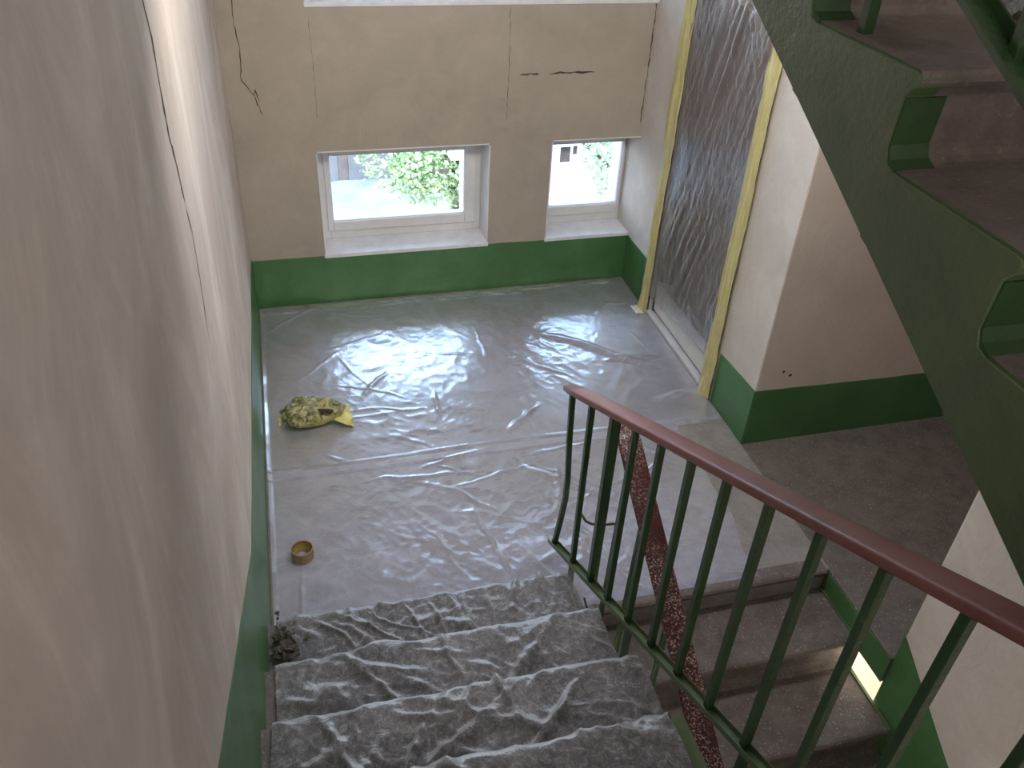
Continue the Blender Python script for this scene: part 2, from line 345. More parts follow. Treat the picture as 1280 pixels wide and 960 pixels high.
# green dado bands
PX = lambda u, t, v: (u, -t, v)
band('baseboard_back', [(0.0, 0, .300), (.40, 0, .299), (1.2, 0, .299), (W, 0, .290)], .004, PX, 'dark green painted band along the foot of the window wall')
PL = lambda u, t, v: (t, u, v)
band('baseboard_left', [(0.0, 0, .31), (-.14, 0, .345), (-.76, 0, .389), (-2.05, 0, .51), (-2.43, -.05, .56), (-2.935, 0, .825), (-3.51, .3, 1.13), (-4.79, .9, 1.80)], .003, PL, 'green painted band along the foot of the left wall, climbing with the stairs')
PR = lambda u, t, v: (W-t, u, v)
band('baseboard_right_far', [(0.0, 0, .290), (-.36, 0, .292)], .004, PR, 'short green painted band between window corner and taped door')
band('baseboard_right', [(-1.315, 0, .29), (YC-.004, 0, .312)], .004, PR, 'green painted band on the door wall between tape and corner')
band('baseboard_recess', [(W, 0, .312), (2.75, 0, .30), (4.3, 0, .285)], .004, lambda u, t, v: (u, YC-.004-t, v), 'green painted band along the recess wall')
band('baseboard_right_near', [(YR, -.9, .125), (-3.27, -.9, -.115), (-3.9, -1.3, -.45), (-4.9, -1.6, -1.0)], .004, PR, 'green painted band on the pale wall beside the descending stairs', 10)

# cracks in the plaster: thin dark broken lines, parts of their wall
def crack(pts, wd, parent, P, seed):
    rnd = random.Random(seed); full = []
    for a, b in zip(pts[:-1], pts[1:]):
        n = max(3, int(math.dist(a, b)/.02))
        for i in range(n): t = i/n; full.append((a[0]+(b[0]-a[0])*t+rnd.uniform(-1, 1)*.0025, a[1]+(b[1]-a[1])*t+rnd.uniform(-1, 1)*.0025))
    full.append(pts[-1]); vs = []; fs = []
    for i, (u, v) in enumerate(full):
        a = full[max(i-1, 0)]; b = full[min(i+1, len(full)-1)]; d = Vector((b[0]-a[0], b[1]-a[1])).normalized()
        h = wd*.5*(.35+1.0*rnd.random())*(.25 if i in (0, len(full)-1) else 1)
        vs += [P(u-d.y*h, .0006, v+d.x*h), P(u+d.y*h, .0006, v-d.x*h)]
    for i in range(len(full)-1): fs.append((2*i, 2*i+1, 2*i+3, 2*i+2))
    o = obj('crack', MB().add(vs, fs), M_CRACK, parent); return o
PB = PX; PLW = PL
crack([(.085, 1.75), (.078, 1.541), (.092, 1.433), (.076, 1.283), (.129, 1.204), (.157, 1.105)], .0045, wall_back, PB, 1)
crack([(.129, 1.204), (.135, 1.235), (.150, 1.17)], .004, wall_back, PB, 2)
crack([(1.481, 1.265), (1.54, 1.270), (1.585, 1.268)], .009, wall_back, PB, 3)
crack([(1.64, 1.266), (1.70, 1.272), (1.80, 1.270), (1.892, 1.27)], .010, wall_back, PB, 4)
crack([(1.413, 1.62), (1.421, 1.3), (1.418, 1.03)], .0025, wall_back, PB, 5)
crack([(.422, 1.572), (.425, 1.3), (.422, 1.07)], .0015, wall_back, PB, 6)
crack([(2.196, 1.75), (2.199, 1.4), (2.195, .98)], .006, wall_back, PB, 7)
crack([(-2.50, 2.35), (-2.489, 2.195), (-2.459, 2.111), (-2.479, 2.019), (-2.486, 1.909), (-2.457, 1.861), (-2.43, 1.74)], .022, wall_left, PLW, 8)
crack([(-2.43, 1.72), (-2.399, 1.647), (-2.421, 1.526), (-2.474, 1.369)], .010, wall_left, PLW, 9)
for u, v in ((2.33, .407), (2.369, .384)):
    obj('chip', MB().add([(u+.011*math.cos(a)*random.uniform(.6, 1.2), YC-.0048, v+.009*math.sin(a)*random.uniform(.6, 1.2)) for a in [k*.785 for k in range(8)]], [tuple(range(8))]), M_CRACK, bpy.data.objects['wall_recess'])

# ------------------------------------------------------------------ windows
def window(idx, x0, x1, z0, z1, label, right_flush=False, real=True, fb=.12, fl=.07, fr=.10, split=None):
    D = .19
    e = thing(f'window_{idx}', ((x0+x1)/2, D, z0), label, 'window'); e['kind'] = 'structure'
    # reveal lining (white painted plaster) with a raised bead at the room side
    t = .006; mb = MB()
    mb.box((x0, -.004, z0), (x0+t, D, z1)); mb.box((x0, -.004, z1-t), (x1, D, z1))
    if not right_flush: mb.box((x1-t, -.004, z0), (x1, D, z1))
    obj('reveal', mb, M_WHITE, e)
    obj('sill', MB().box((x0-.004, -.009, z0-.012), (x1+(.0 if right_flush else .004), D, z0+.012)), M_SILL, e, bevel=.004)
    # frame
    a0, a1, c0, c1 = x0+t, x1-(0 if right_flush else t), z0+.012, z1-t
    fw_ = .045; mb = MB(); mb.box((a0, D-.005, c0), (a0+fw_, D+.065, c1)); mb.box((a1-(.014 if right_flush else fw_), D-.005, c0), (a1, D+.065, c1)); e1_ = a1-(.014 if right_flush else fw_); mb.box((a0+fw_, D-.005, c0), (e1_, D+.065, c0+.06)); mb.box((a0+fw_, D-.005, c1-fw_), (e1_, D+.065, c1))
    obj('frame', mb, M_PVC, e, bevel=.004)
    g0, g1, h0, h1 = x0+.11 if fl is None else x0+fl, x1-fr, z0+fb, z1-.095
    s0, s1, k0, k1 = a0+fw_-.012, (a1-.012 if right_flush else a1-fw_+.012), c0+.05, c1-fw_+.01
    g0, g1, h0, h1 = max(g0, s0+.02), min(g1, s1-.01), max(h0, k0+.03), h1
    spans = [(s0, s1, g0, g1)]
    if split:
        m_ = split; spans = [(s0, m_, g0, m_-.05), (m_, s1, m_+.05, g1)]
    for (p0, p1, q0, q1) in spans:
        mb = MB(); y0, y1 = D-.018, D+.05
        mb.box((p0, y0, k0), (q0, y1, k1)); mb.box((q1, y0, k0), (p1, y1, k1)); mb.box((q0, y0, k0), (q1, y1, h0)); mb.box((q0, y0, h1), (q1, y1, k1))
        sh = obj('sash', mb, M_PVC, e, bevel=.005)
        gb = MB(); y = D-.004
        for (u0, u1, w0, w1) in ((q0, q0+.004, h0, h1), (q1-.004, q1, h0, h1), (q0, q1, h0, h0+.004), (q0, q1, h1-.004, h1)): gb.box((u0, y, w0), (u1, y+.03, w1))
        obj('gasket', gb, M_PVC, sh)
        obj('pane', MB().box((q0, D+.018, h0), (q1, D+.022, h1)), M_GLASS, sh)
    return e
x0, x1, z0, z1 = WIN[0]
w1 = window(1, x0, x1, z0, z1, 'left low window in the beige wall, wider one with white sill and reveal')
x0, x1, z0, z1 = WIN[1]
w2 = window(2, x0, x1, z0, z1, 'narrower low window in the corner beside the pale door wall', True, fl=.055, fr=.012)
x0, x1, z0, z1 = WIN[2]
w3 = window(3, x0, x1, z0, z1, 'upper window showing only its white sill at the top edge of the photo', True, split=1.3)
for (e, a, b, c, d) in ((w2, 1.807, 1.868, .690, .782), (w2, 1.884, 1.909, .735, .785), (w1, 1.048, 1.062, .655, .700), (w1, 1.088, 1.142, .660, .690)):
    obj('sticker', MB().box((a, .2035, c), (b, .2055, d)), M_LABEL, e)
k = 4
for L in (-1, 1):
    for j, (x0, x1, z0, z1) in enumerate(WIN):
        window(k, x0, x1, z0+L*LEV, z1+L*LEV, 'stairwell window on the floor ' + ('above' if L > 0 else 'below') + ', ' + ('left low', 'corner low', 'upper')[j] + ' one', j > 0, split=1.3 if j == 2 else None, fl=.07, fr=.1 if j == 0 else .012); k += 1
# white metal strip on the ledge of window 3 already its sill

# ------------------------------------------------------------------ door with film and tape
door = thing('door_1', (W+.1, -.84, 0), 'dark panelled door behind wrinkled clear film with yellow taped edges', 'door'); door['kind'] = 'structure'
mb = MB(); mb.box((W+.085, DY0+.02, .2), (W+.125, DY1-.02, DZ-.03))
obj('leaf', mb, M_DOOR, door, bevel=.003)
obj('bottom_rail', MB().box((W+.022, DY0+.02, .036), (W+.13, DY1-.02, .225)), M_PVC, door, bevel=.004)
mb = MB(); mb.box((W+.02, DY1-.02, .02), (W+.14, DY1, DZ)); mb.box((W+.02, DY0, .02), (W+.14, DY0+.02, DZ)); mb.box((W+.02, DY0+.02, DZ-.03), (W+.14, DY1-.02, DZ))
obj('jamb', mb, M_JAMB, door, bevel=.003)
mb = MB(); mb.box((W+.03, DY1-.05, .22), (W+.05, DY1-.02, DZ-.03)); mb.box((W+.055, DY1-.075, .22), (W+.085, DY1-.04, DZ-.03))
obj('inner_moulding', mb, M_JAMB, door, bevel=.003)
mb = MB(); mb.box((W-.012, DY0-.01, .001), (W+.03, DY1+.01, .022)); mb.box((W+.034, DY0, .001), (W+.066, DY1, .034))
obj('threshold', mb, M_ALU, door, bevel=.003)
obj('threshold_groove', MB().box((W+.029, DY0, .002), (W+.039, DY1, .016)), M_GASK, door)
sg = MB(); sg.grid(lambda u, v: (W+.083, -.83+.18*u, 1.772+.012*math.sin(u*7)+v*.12), 10, 2)
obj('notice', sg, M_WHITE, door)
cs = MB()
cs.box((W-.012, DY1, 0), (W+.0, DY1+.06, DZ+.05)); cs.box((W-.012, DY0-.05, 0), (W+.0, DY0, DZ+.05)); cs.box((W-.012, DY0-.05, DZ), (W+.0, DY1+.06, DZ+.05))
obj('casing', cs, M_JAMB, door, bevel=.003)
# film stretched over the opening
def dfilm(u, v):
    y = DY1+.02 - u*(DY1-DY0+.04); z0 = .12 + u*.10 + .012*noise.noise(Vector((u*9, 1, 2))); z = z0 + v*(DZ+.02-z0)
    p = Vector((y*1.0, z*1.0, 0))
    d = 0
    # pulled folds run up and to the near side
    q = (y*1.0 + z*.30)
    d += .013*abs(noise.noise(Vector((q*17, z*1.6, 3)))) * (.5+.9*max(0, noise.noise(Vector((y*2, z*1.7, 9)))+.3))
    q2 = (y*.8 - z*.62)
    d += .010*abs(noise.noise(Vector((q2*21, z*1.1, 13)))) * max(0, min(1, (z-1.25)/.4))
    d += .006*noise.fractal(Vector((y*7, z*5, 5)), 1.0, 2.0, 4)
    d *= .45+1.1*max(0, .5+1.3*noise.noise(Vector((y*2.6, z*1.5, 21))))
    d += .0022*abs(noise.noise(Vector((y*38+z*9, z*14, 11)))) + .002*abs(noise.noise(Vector((y*60, z*50, 12))))
    d += .010*noise.noise(Vector((y*2.2, z*1.4, 7)))
    e = min(u, 1-u)*9; e = min(1, e)
    return (W-.014 - .002 + (d*1.0-.002)*-e + .012*e*math.sin(math.pi*u)*1, y, z)
df = obj('plastic_film', MB().grid(dfilm, 150, 380), M_FILMD, None, origin=(W, -.84, .12), smooth=True, fix=False)
tag(df, 'wrinkled clear plastic film stretched over the dark door', 'plastic sheet')
def tapestrip(y0a, y1a, y0b, y1b, zt, seed, label):
    def fn(u, v):
        z = .003 + v*zt; ya = y0a+(y0b-y0a)*v; yb = y1a+(y1b-y1a)*v
        wob = .007*noise.noise(Vector((z*5, seed, 0))) + .004*noise.noise(Vector((z*17, seed, 4)))
        y = ya+(yb-ya)*u + wob*(.5+abs(u-.5))
        x = W-.017 - .012*abs(noise.noise(Vector((u*3.5, z*2.2, seed)))) - .010*math.exp(-((u-.45-.15*noise.noise(Vector((z*2, 1, seed))))/.12)**2) - .003*noise.noise(Vector((u*9, z*14, seed)))
        if z < .10: x -= .012*(1-z/.10)*(1+math.sin(u*5))
        return (x, y, z)
    o = obj('masking_tape', MB().grid(fn, 14, 260), M_TAPE, None, origin=(W, (y0a+y1a)/2, 0), smooth=True, fix=False, solid=.002)
    return tag(o, label, 'tape', 'yellow masking tape on the door frame')
tapestrip(-.352, -.455, -.345, -.475, 2.17, 1, 'yellow masking tape strip on the window side of the door')
tapestrip(-1.205, -1.315, -1.20, -1.30, 2.17, 2, 'yellow masking tape strip on the corner side of the door')
def crum(u, v): return (W-.06+.09*v*0 + .05*u-.02, -.36-.10*v, .006+.018*abs(noise.noise(Vector((u*4, v*4, 1)))))
tg = obj('tape_scrap', MB().grid(crum, 10, 10), M_WHITE, None, origin=(W-.05, -.41, .006), smooth=True, fix=False, solid=.001)
tag(tg, 'small whitish scrap of film curling at the foot of the far tape strip', 'scrap')

# ------------------------------------------------------------------ stairs
def profile_step(y, z, run=RUN, rise=RISE, over=.018, down=.0):
    """one step descending towards -? : returns nothing (placeholder)"""
def step_block(sgn, ye, z, run, rise, tback, extra=.10):
    """step with nosing at y=ye, tread top z. sgn=+1: riser faces +y (flight climbs towards -y); -1: riser faces -y.
       returns closed (y,z) profile"""
    r = .016; o = .020
    pts = []
    # nosing arc from tread to underside
    for k in range(6):
        a = math.pi/2 - k*math.pi/5*.95
        pts.append((ye + sgn*(-r + r*math.cos(a)), z - r + r*math.sin(a)))
    pts.append((ye - sgn*o, z - .045))
    pts.append((ye - sgn*(o+.004), z - rise + .028))
    # concave cove into the tread below
    for k in range(1, 5):
        a = k*math.pi/8
        pts.append((ye - sgn*(o+.004) + sgn*.028*(1-math.cos(a)), z - rise + .028 - .028*math.sin(a)))
    pts.append((ye - sgn*(o+.004) + sgn*.030, z - rise - .002))
    pts.append((ye - sgn*.06, z - rise - extra + .03)); pts.append((ye - sgn*(run+.03), z - rise + .02 - .0)) 
    pts.append((ye - sgn*(run+.03), z))
    return pts
def flight(root, nos, sgn, x0, x1, mstep, mside, run=RUN, paintz=None, first_rise=None):
    """nos=[(y,z)...] nosing list"""
    for i, (y, z) in enumerate(nos):
        pr = step_block(sgn, y, z, run, RISE, 0)
        # clip the lowest: fine
        mb = MB(); mb.prism(pr, x0, x1, 0, 1)
        obj('step', mb, [mstep, mside], root, smooth=False)
# flight A: climbs towards the viewer (−y), covered with dusty film
XA0, XA1 = .002, 1.045
sa = thing('stair_flight', (.5, -2.39, 0), 'concrete flight under dusty grey film, climbing from landing toward viewer', 'stairs')
NA = [(-2.39-RUN*(k-1), RISE*k) for k in range(1, 10)]
flight(sa, NA, +1, XA0, XA1, M_STEP, M_GRST)
def stringer(root, nos, sgn, x0, x1, m, depth, y_end=None, over=.0, lift=.0, zfloor=None, name='stringer', mtop=None):
    """saw-toothed side beam following the steps, depth below the inner corners"""
    top = []
    for (y, z) in nos:
        zb = z - RISE
        # from inner corner (below) up to nosing then along tread
        yc = y - sgn*.024
        top += [(yc + sgn*.030, zb+lift), (yc + sgn*.010, zb+.006+lift), (yc, zb+.03+lift), (y - sgn*.020, z-.045), (y - sgn*.003, z-.026), (y, z-.012), (y - sgn*.006, z-.002+lift), (y-sgn*.018, z+lift)]
    yl, zl = nos[-1]; top.append((yl - sgn*(RUN-.0), zl+lift))
    y0, z0 = nos[0]
    sl = RISE/RUN
    def zlow(y): return z0 - RISE - depth + (y0-y)*sgn*sl
    bot = [(yl - sgn*RUN, zlow(yl-sgn*RUN)), (y0+sgn*.03, zlow(y0+sgn*.03))]
    if zfloor is not None:
        bot = [(yl - sgn*RUN, zlow(yl-sgn*RUN)), (y0 - sgn*.25, zfloor), (y0+sgn*.006, zfloor)]
    mb = MB(); mb.prism(top+bot, x0, x1, 1 if mtop else 0, 0)
    return obj(name, mb, [m, mtop] if mtop else m, root, bevel=.002, seg=1)
stringer(sa, NA, +1, XA1, XA1+.045, M_GRST, .14, lift=.003, zfloor=-.14)
mb = MB(); mb.prism([(NA[0][0]-.03, -.0), (NA[-1][0]-.25, NA[-1][1]-.17), (NA[-1][0]-.25, NA[-1][1]-.34), (NA[0][0]-.03, -.15)], XA0, XA1)
obj('soffit_slab', mb, M_CEIL, sa)
# flight B: descends towards the viewer, right side
XB0, XB1 = 1.215, W-.022
sb = thing('stair_flight', (1.7, -2.47, -.1), 'bare worn concrete flight going down from the landing behind the green railing', 'stairs')
NB = [(-2.452-.292*k, -RISE*k+.038*min(1, k)) for k in range(1, 10)]
for i, (y, z) in enumerate([(YL, 0)] + NB):
    if i == 0: continue
    ytop = YL if i == 1 else NB[i-2][0]
    r = .018; pts = [(ytop+.10, z), (ytop+.004, z)]
    pts = []
    # tread from riser base to nosing, riser below
    zt = 0 if i == 1 else NB[i-2][1]
    for k2 in range(6):
        a = math.pi/2 + k2*math.pi/5*.95
        pts.append((y + r + r*math.cos(a), z - r + r*math.sin(a)))
    pts += [(y+.018, z-.05), (y+.030, z-RISE+.03), (y+.022, z-RISE+.010), (y-.004, z-RISE-.004), (y+.06, z-RISE-.05), (ytop+.05, z-RISE+.02), (ytop+.05, z)]
    mb = MB(); mb.prism(pts, XB0, XB1, 0, 1)
    obj('step', mb, [M_STEP, M_GRST], sb)
# landing edge roll and its riser
r = .018; pts = []
for k2 in range(6):
    a = math.pi/2 + k2*math.pi/5*.95; pts.append((YL-.012 + r + r*math.cos(a), .004 - r + r*math.sin(a)))
pts += [(YL+.006, -.05), (YL+.010, NB[0][1]+.03), (YL+.0, NB[0][1]+.008), (YL-.03, NB[0][1]-.004), (YL+.06, NB[0][1]-.05), (YL+.06, .004)]
obj('landing_nosing', MB().prism(pts, XB0-.02, XB1, 0, 0), M_STEP, sb)
def stringB(x0, x1, m, lift, depth, name):
    top = [(YL+.0, -.004)]
    for i, (y, z) in enumerate(NB):
        yt = (YL if i == 0 else NB[i-1][0]) 
        top += [(yt+.024 if i else yt-.001, z+.03), (yt, z+.006+lift), (y+.02, z+lift), (y+.004, z-.004+lift), (y, z-.018), (y+.016, z-.05)]
    top.append((NB[-1][0]+.02, NB[-1][1]-.1))
    bot = [(NB[-1][0]+.02, NB[-1][1]-depth-.05), (YL, -depth)]
    return obj(name, MB().prism(top+bot, x0, x1), m, sb, bevel=.002, seg=1)
stringB(XB0-.045, XB0, M_GRST, .004, .26, 'stringer')
stringB(XB1-.0005, XB1+.012, M_GRST, .004, .20, 'stringer')
# flight C: climbs away from the viewer above flight B
XC0, XC1 = 1.161, W-.003
sc = thing('stair_flight', (1.7, -4.82, 9*RISE), 'upper concrete flight with thick green painted side, seen at top right', 'stairs')
YC1, ZC1 = -3.32, 2.122
NC = [(YC1 - .002 + RUN*(k-5), ZC1 + RISE*(k-4-1)+RISE*0) for k in range(0, 9)]
NC = [(YC1 + RUN*(k-5) - .004, ZC1 + RISE*(k-4)) for k in range(0, 8)]   # nosing k: riser base y, top of riser
NC = NC[0:]
for (y, z) in NC:
    mb = MB(); pr = step_block(-1, y-.012, z, RUN, RISE, 0); mb.prism(pr, XC0+.002, XC1, 0, 1)
    obj('step', mb, [M_STEPC, M_GRST], sc)
# green painted ends of the risers, 7 cm in from the side
for (y, z) in NC:
    vs = [(y-.012+.018+o_, z_) for o_, z_ in ()]
    pr = [(y+.0035, z-.046), (y+.0085, z-RISE+.03), (y-.0005, z-RISE+.010), (y-.020, z-RISE+.0015), (y-.018, z-RISE-.004), (y+.02, z-RISE-.004), (y+.02, z-.046)]
    mb = MB(); mb.prism(pr, XC0-.0015, XC0+.070)
    obj('painted_riser_end', mb, M_GRDARK, sc)
stringer(sc, [(y-.012, z) for y, z in NC], -1, XC0-.03+.03-.004, XC0+.05, M_GRST, .137, lift=-.004)
mb = MB(); y0, z0 = NC[0]; y1, z1 = NC[-1]
mb.prism([(y0+.02, z0-RISE-.02), (y1+.02, z1-RISE-.02), (y1+.02, z1-RISE-.10), (y0+.02, z0-RISE-.10)], XC0+.05, XC1)
obj('soffit_slab', mb, M_CEIL, sc)

# ------------------------------------------------------------------ railings
def rail_prof(mb, p, q, wd, th, n=1, cap=0.012, sag=None):
    """moulded plastic handrail: flat-topped with rounded shoulders, swept p->q"""
    p, q = Vector(p), Vector(q); d = (q-p).normalized(); sx_ = Vector((1, 0, 0)); sx_ = (sx_-d*sx_.dot(d)).normalized(); u = sx_.cross(d)
    if u.z < 0: u = -u
    prof = []
    for k in range(13):
        a = math.pi*k/12; c, s_ = math.cos(a), math.sin(a)
        prof.append((wd/2*math.copysign(abs(c)**.28, c), th*.30+th*.70*(s_**.38 if s_ > 1e-6 else 0)))
    prof += [(-wd/2, .0+th*.15), (-wd/2+.004, 0), (wd/2-.004, 0), (wd/2, th*.15)]
    o = len(mb.v); m_ = len(prof); N = 24
    for i in range(N+1):
        c = p+(q-p)*(i/N)
        if i == 0: sc_ = .75
        else: sc_ = 1
        mb.v += [tuple(c + sx_*a*sc_ + u*b*sc_) for a, b in prof]
    for i in range(N):
        for k in range(m_): mb.f.append((o+i*m_+k, o+i*m_+(k+1) % m_, o+(i+1)*m_+(k+1) % m_, o+(i+1)*m_+k)); mb.m.append(0)
    mb.f.append(tuple(o+k for k in range(m_))); mb.m.append(0); mb.f.append(tuple(o+N*m_+k for k in range(m_))[::-1]); mb.m.append(0)
    return mb
def channel(mb, p, q, wd=.032, ht=.016, t=.003):
    p, q = Vector(p), Vector(q); d = (q-p).normalized(); u = Vector((1, 0, 0)).cross(d); u = u if u.z > 0 else -u
    ex = Vector((1, 0, 0))
    mb.bar(p, q, wd, t, ex)
    for s_ in (-1, 1): mb.bar(p+ex*s_*(wd/2-t/2)+u*ht/2, q+ex*s_*(wd/2-t/2)+u*ht/2, t, ht, ex)
    return mb
XR = 1.10
ra = thing('stair_railing', (XR, -2.22, 0), 'green barred railing with brownish red handrail, in front from landing to right edge', 'railing')
rt = lambda y: .878 + .500*(-2.224-y)     # underside of handrail
rb = lambda y: .120 + .532*(-2.200-y)     # bottom bar
obj('handrail', rail_prof(MB(), (XR, -2.19, rt(-2.19)), (XR, -4.95, rt(-4.95)), .060, .024), M_RED, ra, smooth=True)
obj('rail_strip', MB().bar((XR, -2.205, rt(-2.205)-.003), (XR, -4.94, rt(-4.94)-.003), .034, .006), M_GRRAIL, ra)
obj('bottom_bar', channel(MB(), (XR-.002, -2.175, rb(-2.175)-.006), (XR-.002, -4.9, rb(-4.9)-.006)), M_GRST, ra, bevel=.001, seg=1)
ys = [-2.224, -2.405, -2.571] + [-2.733-.1585*k for k in range(14)]
for i, y in enumerate(ys):
    mb = MB(); s = .019
    if i == 0:
        pts = [(XR, y, rt(y)), (XR+.006, y, .66), (XR+.016, y, .48), (XR+.017, y+.002, .38), (XR+.010, y+.010, .26), (XR-.001, y+.022, .112)]
        for a, b in zip(pts[:-1], pts[1:]): mb.bar(a, b, s, s)
    elif i == 1:
        mb.bar((XR, y, rt(y)), (XR, y, .0), s, s)
    elif i == 2:
        mb.box((XR-.006, y-.012, rb(y)), (XR+.026, y+.012, rt(y)))
    else: mb.bar((XR, y, rt(y)), (XR+.001, y+.004, rb(y)), s, s)
    obj('baluster', mb, M_GRRAIL, ra, bevel=.0015, seg=1)
# posts that carry the bottom bar down to the stringer side
for y in (-2.9, -3.53, -4.16):
    zs = rb(y)
    n_ = int(round((-2.39-y)/RUN)); zt = RISE*((-2.39-y)/RUN)+.0
    obj('post', MB().bar((XR+.004, y, zs), (XR+.004, y, zt-.02), .02, .02).bar((XR+.004, y, zt-.02), (XR-.006, y-.004, zt-.14), .02, .02), M_GRRAIL, ra, bevel=.0015, seg=1)
obj('hook_rod', MB().tube([(XR, -2.430, .500), (XR+.012, -2.448, .480), (XR+.03, -2.458, .473), (XR+.06, -2.475, .478), (XR+.10, -2.493, .494)], .0045, 8), M_GRRAIL, ra, smooth=True)
# lower railing with the paint-spattered handrail
rbl = thing('stair_railing', (1.22, -2.36, -.1), 'lower railing with dark red paint-spattered handrail sloping down behind the green bars', 'railing')
obj('handrail', rail_prof(MB(), (1.222, -2.40, .862), (1.212, -3.72, .862-.60*1.32), .078, .018), M_RED2, rbl, smooth=True)
zr = lambda y: .862+.6*(y+2.40)
zs_ = lambda y: -.12+.52*(y+2.466)
for y, zb_ in ((-2.50, -.12), (-2.66, -.12), (-2.93, -.27), (-3.16, -.42), (-3.45, -.56)):
    obj('baluster', MB().bar((1.216, y, zr(y)-.004), (1.20, y, zs_(y)+.16), .016, .016).bar((1.20, y, zs_(y)+.16), (1.196, y-.015, zb_), .016, .016), M_GRRAIL, rbl, bevel=.001, seg=1)
obj('thin_rod', MB().tube([(1.15, -2.44, .06), (1.165, -2.53, -.02), (1.175, -2.60, -.09)], .004, 8), M_GRRAIL, rbl, smooth=True)
# railing of the upper flight (top right corner)
XU = 1.195
rc = thing('stair_railing', (XU, -4.6, 1.5), 'green railing of the upper flight cutting the top right corner', 'railing')
ub = lambda y: 2.372 + .50*(y+3.34)
obj('bottom_bar', MB().bar((XU, -4.7, ub(-4.7)), (XU, -2.45, ub(-2.45)), .034, .012).bar((XU+.017, -4.7, ub(-4.7)+.012), (XU+.017, -2.45, ub(-2.45)+.012), .004, .026), M_GRRAIL, rc, bevel=.001, seg=1)
obj('handrail', rail_prof(MB(), (XU, -4.8, ub(-4.8)+.80), (XU, -2.42, ub(-2.42)+.80), .05, .022), M_RED, rc, smooth=True)
for i in range(15):
    y = -4.71+.158*i
    obj('baluster', MB().bar((XU+.012, y, ub(y)), (XU+.012, y, ub(y)+.80), .019, .019), M_GRRAIL, rc, bevel=.001, seg=1)
for y in (-3.128, -4.03):
    obj('post', MB().bar((XU, y, ub(y)+.0), (XU, y, 2.272 if y > -3.5 else 2.272-3*RISE), .02, .02), M_GRRAIL, rc, bevel=.001, seg=1)

# ------------------------------------------------------------------ floor films
def folds_h(x, y, F):
    h = 0
    for (ax_, ay, bx, by, wd, ht) in F:
        dx, dy = bx-ax_, by-ay; L2 = dx*dx+dy*dy; t = ((x-ax_)*dx+(y-ay)*dy)/L2
        if t < -.1 or t > 1.1: continue
        ds = ((x-ax_)*dy-(y-ay)*dx)/math.sqrt(L2); ds += .030*noise.noise(Vector((x*5, y*5, ax_)))+.010*noise.noise(Vector((x*15, y*15, ax_)))
        e = math.exp(-(ds/wd)**2)
        if e < .003: continue
        k = max(0, min(1, t*2.4, (1-t)*2.4)); k = k*k*(3-2*k)
        h += ht*e*k
    return h
rnd = random.Random(11)
def randfolds(n, x0, x1, y0, y1, wl, hl):
    out = []
    for _ in range(n):
        cx, cy, a, l = rnd.uniform(x0, x1), rnd.uniform(y0, y1), rnd.uniform(0, math.pi), rnd.uniform(.06, .35)
        out.append((cx-l*math.cos(a), cy-l*math.sin(a), cx+l*math.cos(a), cy+l*math.sin(a), rnd.uniform(*wl), rnd.uniform(*hl)))
    return out
def ridged(p, seed):
    return (1-abs(noise.noise(p+Vector((seed, seed*2, 0)))*2.0))
F1 = [(1.40, -.45, 2.16, -1.08, .022, .020), (1.75, -.86, 2.15, -.88, .018, .014), (1.2, -.66, 1.62, -1.05, .012, .010), (1.9, -1.25, 2.17, -1.22, .014, .012), (1.1, -1.38, 1.35, -1.16, .016, .015), (.45, -1.0, .66, -.72, .010, .008), (.85, -.95, .80, -1.25, .010, .010)]
def film1(u, v):
    x = .012+u*(2.19-.012); y = -.075-.025*noise.noise(Vector((u*6, 5, 1))) - v*1.42
    return x, y
F1 += randfolds(22, .1, 2.15, -1.45, -.1, (.006, .012), (.001, .004))
F2 = [(.13, -1.98, .13, -2.40, .006, .006), (.62, -1.6, 1.0, -1.9, .012, .010), (1.2, -1.95, 1.3, -1.6, .014, .012), (.85, -1.75, .92, -2.3, .008, .009), (1.1, -1.6, 1.45, -1.9, .012, .012)] + randfolds(30, .4, 1.75, -2.42, -1.5, (.006, .012), (.0015, .005))
def film_h(x, y, F, seed, crump):
    p = Vector((x, y, 0)); n1 = noise.noise(Vector((x*1.4, y*1.4, seed)))
    h = .0035 + .003*(n1+.5) + crump(x, y)*.0034*max(0, ridged(Vector((x*7+n1*1.5, y*7, seed)), seed)) + crump(x, y)*.0016*ridged(Vector((x*16, y*16+n1*3, seed+3)), seed)
    return h + folds_h(x, y, F)
c1 = lambda x, y: .35 + .9*math.exp(-((x-.75)**2+(y+.95)**2)/.20) + .9*math.exp(-((x-1.5)**2+(y+.75)**2)/.12)
c2 = lambda x, y: .3 + 1.5*math.exp(-((x-.95)**2/.22+(y+1.95)**2/.30))
